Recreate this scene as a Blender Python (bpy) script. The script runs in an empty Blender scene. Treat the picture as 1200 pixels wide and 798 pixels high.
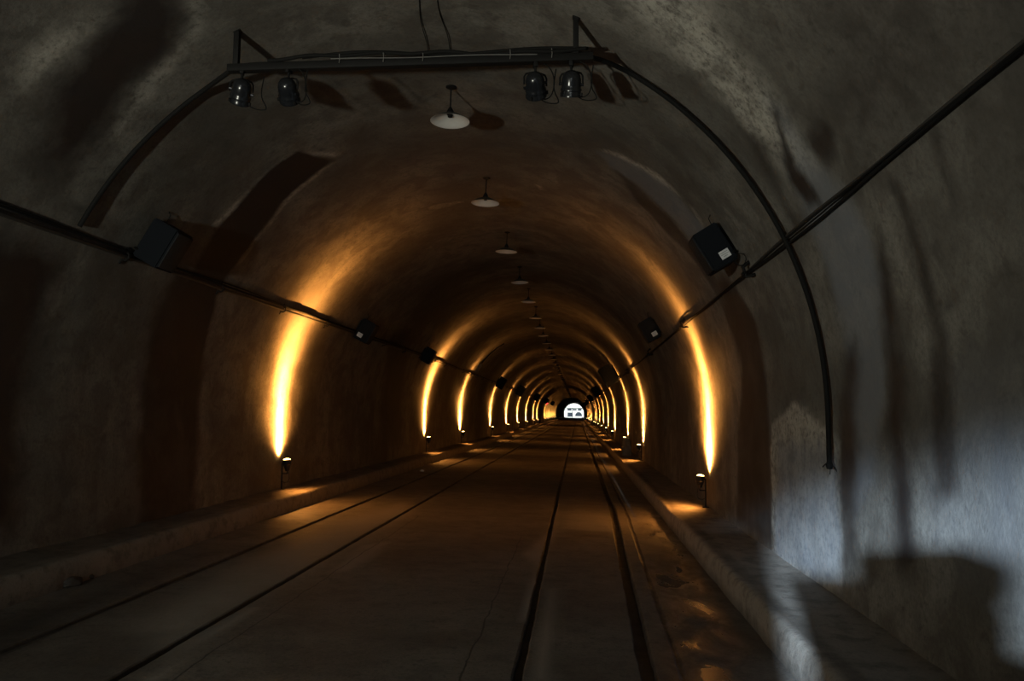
import bpy, bmesh, math, random
import numpy as np
from mathutils import Vector, Matrix, noise, Euler
random.seed(7)
S = bpy.context.scene
COL = S.collection
PI = math.pi

# ------------------------------------------------------------------ tunnel frame
# metres; x right, y along the tunnel, z up, the road is near z = 0
H = 1.62                       # camera height over the road
CX, RAD = -1.335, 3.385          # vault centre line and radius
ZS = 0.045 + H                 # spring line
ZR, ZL = H - 1.40, H - 1.25    # walkway tops, right and left
XR, XL = CX + RAD, CX - RAD    # wall faces
KR, KL = 1.40, -4.24           # kerb edges
Y0, Y1 = -16.0, 285.0          # tunnel ends
FOC, YAW, PIT, ROL = 940.0, .076, .092, .0086

def road_z(x):
    return H - 1.63 + (1.38 - x) * 0.0284

def bend(y):
    k = np.maximum(y, 0.0)
    k = k - 10 * (1 - np.exp(-k / 10.0))
    return 0.0065 * k, 0.0022 * k

def T(x, y, z):
    a, b = bend(float(y))
    return Vector((x + float(a), y, z + float(b)))

# camera basis (also used to measure stains off the photograph onto the walls)
Fv = Vector((-math.sin(YAW) * math.cos(PIT), math.cos(YAW) * math.cos(PIT), math.sin(PIT)))
Rv = Vector((math.cos(YAW), math.sin(YAW), 0)); Uv = Rv.cross(Fv)
R2 = Rv * math.cos(ROL) + Uv * math.sin(ROL); U2 = Uv * math.cos(ROL) - Rv * math.sin(ROL)

def ray(px, py):
    return Fv + R2 * ((px - 600) / FOC) - U2 * ((py - 399) / FOC)

def on_road(px, py):
    d = ray(px, py); t = -(H - 0.04) / d.z
    q = d * t; t = (road_z(q.x) - H) / d.z
    return d.x * t, d.y * t

HL = ZS - ZL + .08; HR = ZS - ZR + .08; ARC = PI * RAD; PER = HL + ARC + HR
def prof(s):
    """arc length along the lining, from the left foot over the crown to the right foot -> x, z, nx, nz (inward)"""
    if s < HL: return XL, ZS - HL + s, 1., 0.
    if s < HL + ARC:
        a = PI - (s - HL) / RAD
        return CX + RAD * math.cos(a), ZS + RAD * math.sin(a), -math.cos(a), -math.sin(a)
    return XR, ZS - (s - HL - ARC), -1., 0.

def on_vault(px, py):
    d = ray(px, py)
    z0 = ZS - H
    A = d.x ** 2 + d.z ** 2; B = -2 * (d.x * CX + d.z * z0); C = CX * CX + z0 * z0 - RAD * RAD
    t = (-B + math.sqrt(B * B - 4 * A * C)) / (2 * A); q = d * t
    if q.z >= z0:
        a = math.atan2(q.z - z0, q.x - CX)
        return HL + (PI - a) * RAD, q.y
    if d.x > 0:
        q = d * (XR / d.x); return HL + ARC + (z0 - q.z), q.y
    q = d * (XL / d.x); return HL - (z0 - q.z), q.y

def vpt(s, y, off=0.0):
    x, z, nx, nz = prof(s)
    return T(x + nx * off, y, z + nz * off)

def s_of(side, phi):          # arc length of the point phi degrees above the spring line
    a = math.radians(phi) * RAD
    return HL + a if side < 0 else HL + ARC - a

# ------------------------------------------------------------------ helpers
def tag(o, label=None, cat=None, group=None, kind=None):
    if label: o['label'] = label
    if cat: o['category'] = cat
    if group: o['group'] = group
    if kind: o['kind'] = kind
    return o

def empty(name, loc, rot=(0, 0, 0)):
    o = bpy.data.objects.new(name, None); o.empty_display_size = .1
    o.location = loc; o.rotation_euler = rot; COL.objects.link(o); return o

class MB:
    def __init__(s): s.bm = bmesh.new()
    def box(s, c, d, rot=None, bev=0.0):
        m = Matrix.Translation(c) @ (rot.to_matrix().to_4x4() if rot else Matrix()) @ Matrix.Diagonal((d[0], d[1], d[2], 1))
        g = bmesh.ops.create_cube(s.bm, size=1, matrix=m)
        if bev:
            es = list({e for v in g['verts'] for e in v.link_edges})
            bmesh.ops.bevel(s.bm, geom=es, offset=bev, segments=2, affect='EDGES', profile=.5)
        return s
    def beam(s, a, b, w, h=None, bev=0.0):
        a, b = Vector(a), Vector(b); d = b - a
        s.box((a + b) / 2, (w, h or w, d.length), d.to_track_quat('Z', 'Y').to_euler(), bev); return s
    def tube(s, pts, r, n=8, closed=False, cap=True):
        pts = [Vector(p) for p in pts]; rings = []; N = len(pts)
        up = None
        for i, p in enumerate(pts):
            t = (pts[(i + 1) % N if closed else min(i + 1, N - 1)] - pts[(i - 1) % N if closed else max(i - 1, 0)])
            t.normalize()
            if up is None:
                up = Vector((0, 0, 1)) if abs(t.z) < .9 else Vector((0, 1, 0))
            u = (up - t * up.dot(t))
            if u.length < 1e-5: u = t.orthogonal()
            u.normalize(); v = t.cross(u); up = u
            rr = r[i] if isinstance(r, (list, tuple)) else r
            rings.append([s.bm.verts.new(p + (u * math.cos(2 * PI * k / n) + v * math.sin(2 * PI * k / n)) * rr) for k in range(n)])
        for i in range(N if closed else N - 1):
            A, B = rings[i], rings[(i + 1) % N]
            for k in range(n):
                s.bm.faces.new((A[k], A[(k + 1) % n], B[(k + 1) % n], B[k]))
        if cap and not closed:
            s.bm.faces.new(rings[0][::-1]); s.bm.faces.new(rings[-1])
        return s
    def lathe(s, pr, n=24, mat=None, cap0=False, cap1=False):
        m = mat or Matrix(); rings = []
        for r, z in pr:
            rings.append([s.bm.verts.new(m @ Vector((r * math.cos(2 * PI * k / n), r * math.sin(2 * PI * k / n), z))) for k in range(n)])
        for A, B in zip(rings, rings[1:]):
            for k in range(n):
                s.bm.faces.new((A[k], A[(k + 1) % n], B[(k + 1) % n], B[k]))
        if cap0: s.bm.faces.new(rings[0][::-1])
        if cap1: s.bm.faces.new(rings[-1])
        return s
    def build(s, name, mat, parent=None, smooth=True):
        bmesh.ops.remove_doubles(s.bm, verts=s.bm.verts, dist=1e-5)
        bmesh.ops.recalc_face_normals(s.bm, faces=s.bm.faces)
        me = bpy.data.meshes.new(name); s.bm.to_mesh(me); s.bm.free()
        me.materials.append(mat)
        if smooth:
            me.polygons.foreach_set('use_smooth', [True] * len(me.polygons))
            try: me.set_sharp_from_angle(angle=math.radians(40))
            except Exception: pass
        o = bpy.data.objects.new(name, me); COL.objects.link(o)
        if parent: o.parent = parent
        return o

def children(o): return list(o.children)
def copy_tree(o, parent=None):
    kids = children(o)
    c = o.copy(); COL.objects.link(c)
    if parent: c.parent = parent
    for k in kids: copy_tree(k, c)
    return c

ORD = ('first second third fourth fifth sixth seventh eighth ninth tenth eleventh twelfth thirteenth fourteenth fifteenth sixteenth '
       'seventeenth eighteenth nineteenth twentieth').split()
def nth(i):
    if i < 20: return ORD[i]
    tens = ['', '', 'twenty', 'thirty', 'forty'][(i + 1) // 10]
    return {30: 'thirtieth', 40: 'fortieth'}.get(i + 1) or tens + '-' + ORD[(i + 1) % 10 - 1]

# ------------------------------------------------------------------ materials
def new_mat(name):
    m = bpy.data.materials.new(name); m.use_nodes = True
    nt = m.node_tree; nt.nodes.clear()
    out = nt.nodes.new('ShaderNodeOutputMaterial'); b = nt.nodes.new('ShaderNodeBsdfPrincipled')
    nt.links.new(b.outputs[0], out.inputs[0])
    return m, nt, b
def N(nt, t, **kw):
    n = nt.nodes.new(t)
    for k, v in kw.items():
        if k.startswith('i_'):
            key = k[2:]; n.inputs[int(key) if key.isdigit() else key].default_value = v
        else: setattr(n, k, v)
    return n
def L(nt, a, b): nt.links.new(a, b)
def mathn(nt, op, a, b=None, clamp=False):
    n = nt.nodes.new('ShaderNodeMath'); n.operation = op; n.use_clamp = clamp
    for i, v in enumerate((a, b)):
        if v is None: continue
        if isinstance(v, (int, float)): n.inputs[i].default_value = v
        else: L(nt, v, n.inputs[i])
    return n.outputs[0]
def mixc(nt, f, a, b, mode='MIX'):
    n = nt.nodes.new('ShaderNodeMix'); n.data_type = 'RGBA'; n.blend_type = mode
    for i, v in ((0, f), (6, a), (7, b)):
        if isinstance(v, (int, float)): n.inputs[i].default_value = v
        elif isinstance(v, tuple): n.inputs[i].default_value = v + (1,) if len(v) == 3 else v
        else: L(nt, v, n.inputs[i])
    return n.outputs[2]
def ramp(nt, f, lo, hi):
    n = nt.nodes.new('ShaderNodeMapRange'); n.interpolation_type = 'SMOOTHSTEP'
    n.inputs[1].default_value = lo; n.inputs[2].default_value = hi
    L(nt, f, n.inputs[0]); return n.outputs[0]
def noise_n(nt, vec, scale, detail=4, rough=.55, dist=0):
    n = N(nt, 'ShaderNodeTexNoise', i_Scale=scale, i_Detail=detail, i_Roughness=rough, i_Distortion=dist)
    L(nt, vec, n.inputs['Vector']); return n.outputs['Fac']
def scaled(nt, vec, sx, sy, sz):
    n = nt.nodes.new('ShaderNodeVectorMath'); n.operation = 'MULTIPLY'; n.inputs[1].default_value = (sx, sy, sz)
    L(nt, vec, n.inputs[0]); return n.outputs[0]

def simple(name, col, rough=.5, metal=0., bump=0., bscale=60, var=.25, spec=None):
    m, nt, b = new_mat(name)
    tc = N(nt, 'ShaderNodeTexCoord')
    f = noise_n(nt, tc.outputs['Object'], bscale * .3, 3)
    dark = tuple(c * (1 - var) for c in col); lite = tuple(min(1, c * (1 + var)) for c in col)
    L(nt, mixc(nt, f, dark, lite), b.inputs['Base Color'])
    b.inputs['Roughness'].default_value = rough; b.inputs['Metallic'].default_value = metal
    if spec is not None: b.inputs['Specular IOR Level'].default_value = spec
    if bump:
        bp = N(nt, 'ShaderNodeBump', i_Strength=bump, i_Distance=.01)
        L(nt, noise_n(nt, tc.outputs['Object'], bscale, 4), bp.inputs['Height']); L(nt, bp.outputs[0], b.inputs['Normal'])
    return m

def lining_mat():
    m, nt, b = new_mat('concrete_lining')
    uv = N(nt, 'ShaderNodeUVMap'); uv.uv_map = 'sy'
    tc = N(nt, 'ShaderNodeTexCoord')
    P = scaled(nt, uv.outputs[0], 10, 10, 1)          # metres: (y, s)
    O = tc.outputs['Object']
    big = noise_n(nt, P, .55, 5, .6, .3)
    mid = noise_n(nt, P, 2.3, 6, .62, .4)
    fine = noise_n(nt, O, 30, 5, .8)
    drip = noise_n(nt, scaled(nt, P, 5.0, .35, 1), 1.0, 4, .6)
    c = mixc(nt, ramp(nt, big, .32, .68), (.105, .096, .082), (.225, .207, .178))
    c = mixc(nt, mathn(nt, 'MULTIPLY', ramp(nt, mid, .42, .62), .65), c, (.085, .074, .062))
    c = mixc(nt, mathn(nt, 'MULTIPLY', ramp(nt, noise_n(nt, P, 9, 5, .7, .5), .52, .68), .5), c, (.060, .052, .044))
    c = mixc(nt, mathn(nt, 'MULTIPLY', ramp(nt, drip, .5, .72), .30), c, (.075, .066, .058))
    c = mixc(nt, mathn(nt, 'MULTIPLY', ramp(nt, fine, .35, .75), .6), c, (.07, .062, .053))
    at = N(nt, 'ShaderNodeAttribute'); at.attribute_name = 'stain_tone'
    sp = N(nt, 'ShaderNodeSeparateColor'); L(nt, at.outputs['Color'], sp.inputs[0])
    brk = mathn(nt, 'ADD', mathn(nt, 'MULTIPLY', mid, 1.0), .5)
    lime = mathn(nt, 'MULTIPLY', sp.outputs[1], mathn(nt, 'MULTIPLY', ramp(nt, noise_n(nt, P, 4, 7, .75), .30, .58), ramp(nt, noise_n(nt, P, 17, 5, .7), .28, .55)), True)
    c = mixc(nt, lime, c, (.46, .43, .37))
    c = mixc(nt, mathn(nt, 'MULTIPLY', sp.outputs[2], mathn(nt, 'MULTIPLY', brk, .8), True), c, (.20, .215, .245))
    dk = mathn(nt, 'MULTIPLY', sp.outputs[0], mathn(nt, 'ADD', brk, .35), True)
    c = mixc(nt, dk, c, (.026, .021, .019))
    L(nt, c, b.inputs['Base Color'])
    L(nt, mathn(nt, 'SUBTRACT', .88, mathn(nt, 'MULTIPLY', dk, .25)), b.inputs['Roughness'])
    b.inputs['Specular IOR Level'].default_value = .3
    h = mathn(nt, 'ADD', mathn(nt, 'MULTIPLY', noise_n(nt, O, 14, 6, .7), 1.0), mathn(nt, 'MULTIPLY', fine, .35))
    bp = N(nt, 'ShaderNodeBump', i_Strength=.34, i_Distance=.012)
    L(nt, h, bp.inputs['Height']); L(nt, bp.outputs[0], b.inputs['Normal'])
    return m

def road_mat():
    m, nt, b = new_mat('road_concrete')
    tc = N(nt, 'ShaderNodeTexCoord'); O = tc.outputs['Object']
    xs = N(nt, 'ShaderNodeSeparateXYZ'); L(nt, O, xs.inputs[0])
    big = noise_n(nt, O, .8, 5, .6, .4); mid = noise_n(nt, O, 4, 6, .65); fine = noise_n(nt, O, 45, 3, .7)
    trans = noise_n(nt, scaled(nt, O, .3, 6, 1), 1.6, 3, .5)
    c = mixc(nt, ramp(nt, big, .3, .7), (.100, .084, .070), (.165, .145, .124))
    c = mixc(nt, mathn(nt, 'MULTIPLY', ramp(nt, mid, .45, .7), .5), c, (.062, .052, .045))
    c = mixc(nt, mathn(nt, 'MULTIPLY', ramp(nt, fine, .45, .7), .6), c, (.045, .038, .033))
    c = mixc(nt, mathn(nt, 'MULTIPLY', ramp(nt, noise_n(nt, O, 11, 5, .7), .56, .7), .6), c, (.035, .03, .026))
    c = mixc(nt, mathn(nt, 'MULTIPLY', ramp(nt, trans, .52, .7), .22), c, (.06, .052, .046))
    at = N(nt, 'ShaderNodeAttribute'); at.attribute_name = 'stain_tone'
    sp = N(nt, 'ShaderNodeSeparateColor'); L(nt, at.outputs['Color'], sp.inputs[0])
    c = mixc(nt, mathn(nt, 'MULTIPLY', sp.outputs[1], mathn(nt, 'ADD', mid, .2), True), c, (.32, .285, .245))
    c = mixc(nt, mathn(nt, 'MULTIPLY', sp.outputs[0], mathn(nt, 'ADD', mid, .5), True), c, (.02, .016, .014))
    # dark blotches, joints and hairline cracks
    wob = mathn(nt, 'MULTIPLY', mathn(nt, 'SUBTRACT', noise_n(nt, O, 2.5, 4), .5), .09)
    for axis, pos, w, lo, hi in ((0, -.66, .006, 3, 10.5), (0, -2.28, .006, 4, 12), (1, 17.0, .035, -5, 3), (1, 30.5, .05, -5, 3), (1, 47., .06, -5, 3)):
        a = mathn(nt, 'ABSOLUTE', mathn(nt, 'SUBTRACT', mathn(nt, 'ADD', xs.outputs[axis], wob), pos))
        k = mathn(nt, 'LESS_THAN', a, w)
        if axis == 0:
            k = mathn(nt, 'MULTIPLY', k, mathn(nt, 'LESS_THAN', xs.outputs[1], hi))
        c = mixc(nt, mathn(nt, 'MULTIPLY', k, .7), c, (.018, .015, .013) if axis == 0 else (.17, .13, .10))
    L(nt, c, b.inputs['Base Color'])
    wet = mathn(nt, 'MULTIPLY', sp.outputs[2], ramp(nt, noise_n(nt, scaled(nt, O, 1.6, .7, 1), 2.2, 5, .6, .6), .34, .66), True)
    r = N(nt, 'ShaderNodeMix'); r.data_type = 'FLOAT'; L(nt, wet, r.inputs[0])
    L(nt, mathn(nt, 'ADD', .52, mathn(nt, 'MULTIPLY', mid, .3)), r.inputs[2]); r.inputs[3].default_value = .19
    L(nt, r.outputs[0], b.inputs['Roughness'])
    b.inputs['Specular IOR Level'].default_value = .45
    h = mathn(nt, 'ADD', noise_n(nt, O, 12, 6, .65), mathn(nt, 'MULTIPLY', fine, .3))
    st = mathn(nt, 'SUBTRACT', .32, mathn(nt, 'MULTIPLY', wet, .26))
    bp = N(nt, 'ShaderNodeBump', i_Distance=.015); L(nt, st, bp.inputs['Strength'])
    L(nt, h, bp.inputs['Height']); L(nt, bp.outputs[0], b.inputs['Normal'])
    return m

def walk_mat():
    m, nt, b = new_mat('walkway_concrete')
    tc = N(nt, 'ShaderNodeTexCoord'); O = tc.outputs['Object']
    big = noise_n(nt, O, 1.3, 5, .6, .4); mid = noise_n(nt, O, 5.5, 6, .68); fine = noise_n(nt, O, 50, 3, .7)
    ge = N(nt, 'ShaderNodeNewGeometry'); nz = N(nt, 'ShaderNodeSeparateXYZ'); L(nt, ge.outputs['True Normal'], nz.inputs[0])
    c = mixc(nt, ramp(nt, big, .3, .7), (.115, .095, .078), (.19, .165, .138))
    at = N(nt, 'ShaderNodeAttribute'); at.attribute_name = 'stain_tone'
    sp = N(nt, 'ShaderNodeSeparateColor'); L(nt, at.outputs['Color'], sp.inputs[0])
    c = mixc(nt, sp.outputs[1], c, (.30, .265, .225))
    c = mixc(nt, mathn(nt, 'MULTIPLY', ramp(nt, mid, .45, .7), .6), c, (.06, .05, .042))
    c = mixc(nt, mathn(nt, 'MULTIPLY', ramp(nt, fine, .5, .75), .4), c, (.05, .043, .038))
    c = mixc(nt, mathn(nt, 'MULTIPLY', sp.outputs[0], mathn(nt, 'ADD', mid, .4), True), c, (.03, .025, .021))
    L(nt, c, b.inputs['Base Color']); b.inputs['Roughness'].default_value = .8
    b.inputs['Specular IOR Level'].default_value = .3
    h = mathn(nt, 'ADD', noise_n(nt, O, 11, 6, .68), mathn(nt, 'MULTIPLY', fine, .3))
    bp = N(nt, 'ShaderNodeBump', i_Strength=.5, i_Distance=.02)
    L(nt, h, bp.inputs['Height']); L(nt, bp.outputs[0], b.inputs['Normal'])
    return m

def emit(name, col, st):
    m = bpy.data.materials.new(name); m.use_nodes = True; nt = m.node_tree; nt.nodes.clear()
    o = nt.nodes.new('ShaderNodeOutputMaterial'); e = nt.nodes.new('ShaderNodeEmission')
    e.inputs[0].default_value = col + (1,); e.inputs[1].default_value = st
    L(nt, e.outputs[0], o.inputs[0]); m.cycles.emission_sampling = 'NONE'; return m

M = {
 'lining': lining_mat(), 'road': road_mat(), 'walk': walk_mat(),
 'iron': simple('dark_iron', (.008, .0075, .007), .7, .2, .2, 80, spec=.25),
 'rust': simple('rusty_iron', (.035, .022, .015), .7, .3, .3, 60),
 'rubber': simple('black_cable', (.006, .0057, .0052), .85, 0, .1, 90, spec=.2),
 'conduit': simple('grey_conduit', (.034, .031, .028), .6, .2, .1, 60),
 'can': simple('black_lacquer', (.010, .011, .013), .22, 0, .03, 60),
 'lens': simple('smoked_lens', (.02, .024, .028), .08, 0),
 'enamel': simple('white_enamel', (.74, .72, .68), .35, 0, .03, 30, .12),
 'enamel_out': simple('dark_green_enamel', (.03, .04, .035), .4, 0),
 'bulb': simple('frosted_bulb', (.8, .78, .72), .3, 0),
 'speaker': simple('speaker_vinyl', (.005, .0065, .009), .7, 0, .15, 200, spec=.1),
 'grille': simple('speaker_grille', (.006, .006, .007), .75, 0, .4, 300),
 'paper': simple('white_paper', (.62, .62, .62), .7, 0),
 'ink': simple('grey_ink', (.28, .28, .29), .8, 0),
 'wire': simple('bright_wire', (.45, .44, .42), .35, .8),
 'lamp_glow': emit('lamp_glow', (1.0, .62, .22), 14),
 'red_glow': emit('red_indicator', (1.0, .03, .04), 9),
 'stone': simple('dark_stone', (.045, .038, .033), .85, 0, .5, 20),
 'plaster': simple('white_plaster', (.78, .78, .76), .8),
 'dark_glass': simple('dark_window', (.03, .04, .06), .2),
 'tile': simple('grey_roof_tile', (.10, .12, .10), .8),
 'yard': simple('pale_paving', (.62, .63, .64), .8),
 'leaf': simple('dull_foliage', (.10, .15, .09), .8, 0, .5, 6),
 'bin': simple('grey_plastic', (.06, .065, .07), .5),
}

# ------------------------------------------------------------------ stains and painted corner shade, measured on the photograph
def softpoly(P, Q, poly, soft):
    """signed-distance soft mask of a polygon at points (P, Q)"""
    n = len(poly); ins = np.zeros(P.shape, bool); dm = np.full(P.shape, 1e9)
    for i in range(n):
        (x1, y1), (x2, y2) = poly[i], poly[(i + 1) % n]
        ex, ey = x2 - x1, y2 - y1
        t = np.clip(((P - x1) * ex + (Q - y1) * ey) / (ex * ex + ey * ey + 1e-12), 0, 1)
        dm = np.minimum(dm, np.hypot(P - x1 - t * ex, Q - y1 - t * ey))
        c = ((y1 > Q) != (y2 > Q)) & (P < (x2 - x1) * (Q - y1) / (y2 - y1 + 1e-12) + x1)
        ins ^= c
    sd = np.where(ins, dm, -dm)
    k = np.clip(sd / soft * .5 + .5, 0, 1)
    return k * k * (3 - 2 * k)

# (channel, strength, softness in m, pixel outline)  channel 0 dark (damp, painted corner shade, plain darkening), 1 lime, 2 blue-grey seepage and tint
VSTAIN_SHADE = [
 (0, .80, .30, [(215, -40), (225, 20), (205, 60), (160, 105), (125, 160), (80, 200), (50, 195), (45, 140), (80, 70), (120, 30), (150, -20)]),
 (1, 1.0, .08, [(205, -20), (236, -10), (233, 40), (205, 75), (170, 120), (135, 165), (120, 160), (155, 105), (205, 58), (222, 25)]),
 (1, .8, .15, [(20, 75), (60, 40), (110, 20), (130, 20), (60, 75), (30, 110)]),
 (0, .75, .25, [(-60, 250), (40, 280), (75, 300), (45, 380), (30, 480), (15, 620), (-120, 640)]),  # left edge of the lining coloured darker
 (0, .95, .07, [(350, 176), (391, 190), (345, 220), (318, 252), (288, 292), (255, 340), (240, 400), (232, 440), (222, 470), (207, 455), (205, 400), (210, 345), (235, 300), (290, 225), (320, 195)]),
 (0, .70, .12, [(240, 330), (236, 440), (230, 520), (222, 625), (160, 625), (162, 500), (172, 400), (192, 345), (215, 320)]),
 (1, 1.0, .05, [(318, 195), (345, 177), (390, 180), (392, 184), (350, 182), (322, 202), (290, 240), (262, 265), (250, 262), (285, 228)]),
 (1, .7, .04, [(393, 190), (350, 222), (315, 262), (280, 310), (274, 310), (312, 256), (345, 217)]),
 (2, .55, .07, [(698, 178), (722, 184), (765, 208), (800, 240), (835, 285), (815, 290), (785, 255), (750, 222), (715, 198)]),
 (0, .55, .07, [(718, 200), (752, 228), (785, 260), (812, 292), (850, 345), (868, 400), (864, 420), (845, 365), (815, 310), (780, 275), (745, 238)]),
 (1, .9, .05, [(700, 176), (726, 182), (770, 206), (795, 232), (785, 226), (740, 194)]),
 (0, .62, .10, [(860, 335), (882, 375), (894, 430), (899, 500), (901, 600), (900, 640), (862, 612), (862, 520), (866, 470), (868, 430), (856, 375), (838, 330), (848, 320)]),
 (2, .60, .14, [(900, 126), (926, 140), (950, 185), (985, 225), (1010, 265), (1030, 330), (1040, 420), (1020, 560), (1000, 600), (995, 480), (985, 390), (965, 310), (940, 240), (912, 180)]),
 (0, .75, .06, [(902, 133), (908, 128), (915, 160), (930, 195), (955, 225), (965, 245), (945, 240), (925, 215), (912, 180)]),
 (0, .70, .08, [(945, 165), (958, 132), (972, 150), (978, 190), (968, 200), (958, 185)]),
 (0, .70, .15, [(1030, 270), (1042, 330), (1052, 395), (1062, 480), (1070, 570), (1068, 660), (1050, 660), (1042, 560), (1040, 470), (1034, 390), (1022, 300)]),
 (0, .62, .14, [(985, 420), (1000, 405), (1004, 480), (1002, 600), (1000, 660), (985, 660), (980, 520)]),
 (1, .95, .25, [(720, -30), (800, -30), (840, 40), (900, 110), (950, 190), (930, 215), (890, 160), (850, 110), (800, 70), (750, 25)]),
 (1, 1.0, .12, [(790, 40), (830, 70), (880, 120), (900, 165), (885, 165), (850, 120), (805, 80)]),
 (0, .60, .08, [(1040, 205), (1050, 200), (1066, 255), (1080, 300), (1095, 340), (1108, 395), (1118, 480), (1122, 580), (1096, 580), (1092, 480), (1090, 400), (1072, 330), (1062, 275)]),
 (0, .70, .04, [(1098, 355), (1122, 342), (1122, 348), (1104, 362)]),
 (1, .80, .03, [(901, 560), (902, 500), (930, 470), (983, 520), (985, 560), (986, 690), (940, 690), (902, 650)]),
 (2, .70, .10, [(910, 520), (980, 520), (986, 690), (905, 660)]),  # blue-grey tint over the pale panel
 (0, .55, .06, [(1084, 150), (1100, 145), (1110, 190), (1122, 240), (1118, 250), (1104, 200)]),
 (1, .5, .03, [(806, 242), (812, 246), (826, 266), (820, 266)]),
 (0, .65, .30, [(455, 395), (485, 380), (470, 440), (468, 520), (445, 528), (446, 450)]),
 (0, .45, .30, [(470, 380), (520, 325), (600, 305), (600, 315), (530, 340), (488, 392)]),
 (1, .6, .02, [(625, 217), (634, 220), (635, 224), (629, 223)]),
 (1, .4, .02, [(500, 244), (540, 236), (540, 238), (505, 248)]),
 (0, .42, .5, [(930, -60), (1300, -60), (1300, 20), (1200, 70), (1090, 150), (1010, 205), (960, 120), (915, 40)]),  # dim upper right corner, light falloff painted as dark colour
 (0, .5, .3, [(-80, -60), (60, -40), (30, 40), (10, 110), (-80, 160)]),  # upper left corner darkened in colour for the fading light
 (0, .40, .10, [(835, 80), (850, 75), (858, 92), (842, 98)]), (0, .5, .08, [(865, 95), (880, 98), (872, 112)]), (0, .5, .06, [(815, 85), (838, 88), (830, 97), (812, 94)]),
 (0, .45, .12, [(880, 150), (900, 185), (925, 240), (945, 275), (935, 280), (912, 240), (890, 195), (872, 155)]),
 (2, .35, .4, [(1120, 430), (1190, 430), (1240, 520), (1240, 700), (1090, 640), (1105, 520)]),  # soft blue-grey tint low on the right wall
]
# dark circumferential construction joints further in, (y, width, strength)
RINGS = [(20.0, .8, .5), (29, .6, .35), (38.5, .9, .5), (48.6, .8, .4), (59, .8, .45), (69, .8, .4), (80, 1., .4)]

NS = None
def lining(name, s0, s1, ds, side):
    ys = np.concatenate([np.arange(Y0, 2.8, .8), np.arange(2.8, 15, .055), np.arange(15, 34, .2), np.arange(34, 100, .8), np.arange(100, Y1 + .1, 2.0), [Y1]])
    n = max(3, int((s1 - s0) / ds)); ss = np.linspace(s0, s1, n)
    YY, SS = np.meshgrid(ys, ss)
    x = np.empty(n); z = np.empty(n); nx = np.empty(n); nz = np.empty(n)
    for i, s in enumerate(ss): x[i], z[i], nx[i], nz[i] = prof(s)
    disp = np.zeros_like(YY); wx = np.zeros_like(YY); wy = np.zeros_like(YY)
    for i in range(n):
        for j in range(len(ys)):
            if 2.5 < ys[j] < 34:
                p = (ys[j], ss[i], 0)
                disp[i, j] = .012 * noise.noise((ys[j] * .8, ss[i] * .8, 5)) + .006 * noise.noise((ys[j] * 3, ss[i] * 3, 9))
                wx[i, j] = .10 * noise.noise((ys[j] * 2.2, ss[i] * 2.2, 1)) + .05 * noise.noise((ys[j] * 9, ss[i] * 9, 2))
                wy[i, j] = .10 * noise.noise((ys[j] * 2.2, ss[i] * 2.2, 11)) + .05 * noise.noise((ys[j] * 9, ss[i] * 9, 12))
    edge = np.minimum(1, np.minimum(SS - 0, PER - SS) / .3).clip(0, 1)
    disp *= edge
    ox, oz = bend(YY)
    V = np.stack([x[:, None] + nx[:, None] * disp + ox, YY, z[:, None] + nz[:, None] * disp + oz], -1).reshape(-1, 3)
    m = len(ys)
    I = np.arange(n * m).reshape(n, m)
    F = np.stack([I[:-1, :-1], I[1:, :-1], I[1:, 1:], I[:-1, 1:]], -1).reshape(-1, 4)
    me = bpy.data.meshes.new(name); me.from_pydata(V.tolist(), [], F.tolist())
    me.polygons.foreach_set('use_smooth', [True] * len(F))
    col = np.zeros((n, m, 4)); col[..., 3] = 1
    for ch, st, soft, poly in VSTAIN_SHADE:
        P = [on_vault(*q) for q in poly]
        k = softpoly(YY + wy * min(1, soft * 8), SS + wx * min(1, soft * 8), [(b, a) for a, b in P], soft) * st
        col[..., ch] = np.maximum(col[..., ch], k)
    for y, w, st in RINGS:
        k = np.clip(1 - np.abs(YY + wy * 2 - y) / w, 0, 1) * st
        col[..., 0] = np.maximum(col[..., 0], k)
    at = me.color_attributes.new('stain_tone', 'FLOAT_COLOR', 'POINT'); at.data.foreach_set('color', col.reshape(-1))
    uvl = me.uv_layers.new(name='sy'); uv = np.stack([YY, SS], -1).reshape(-1, 2)[F.reshape(-1)] / 10
    uvl.data.foreach_set('uv', uv.reshape(-1))
    me.materials.append(M['lining']); me.update()
    o = bpy.data.objects.new(name, me); COL.objects.link(o); o['kind'] = 'structure'
    return o
lining('wall_left', 0, HL, .06, -1)
lining('ceiling', HL, HL + ARC, .055, 0)
lining('wall_right', HL + ARC, PER, .05, 1)

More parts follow.
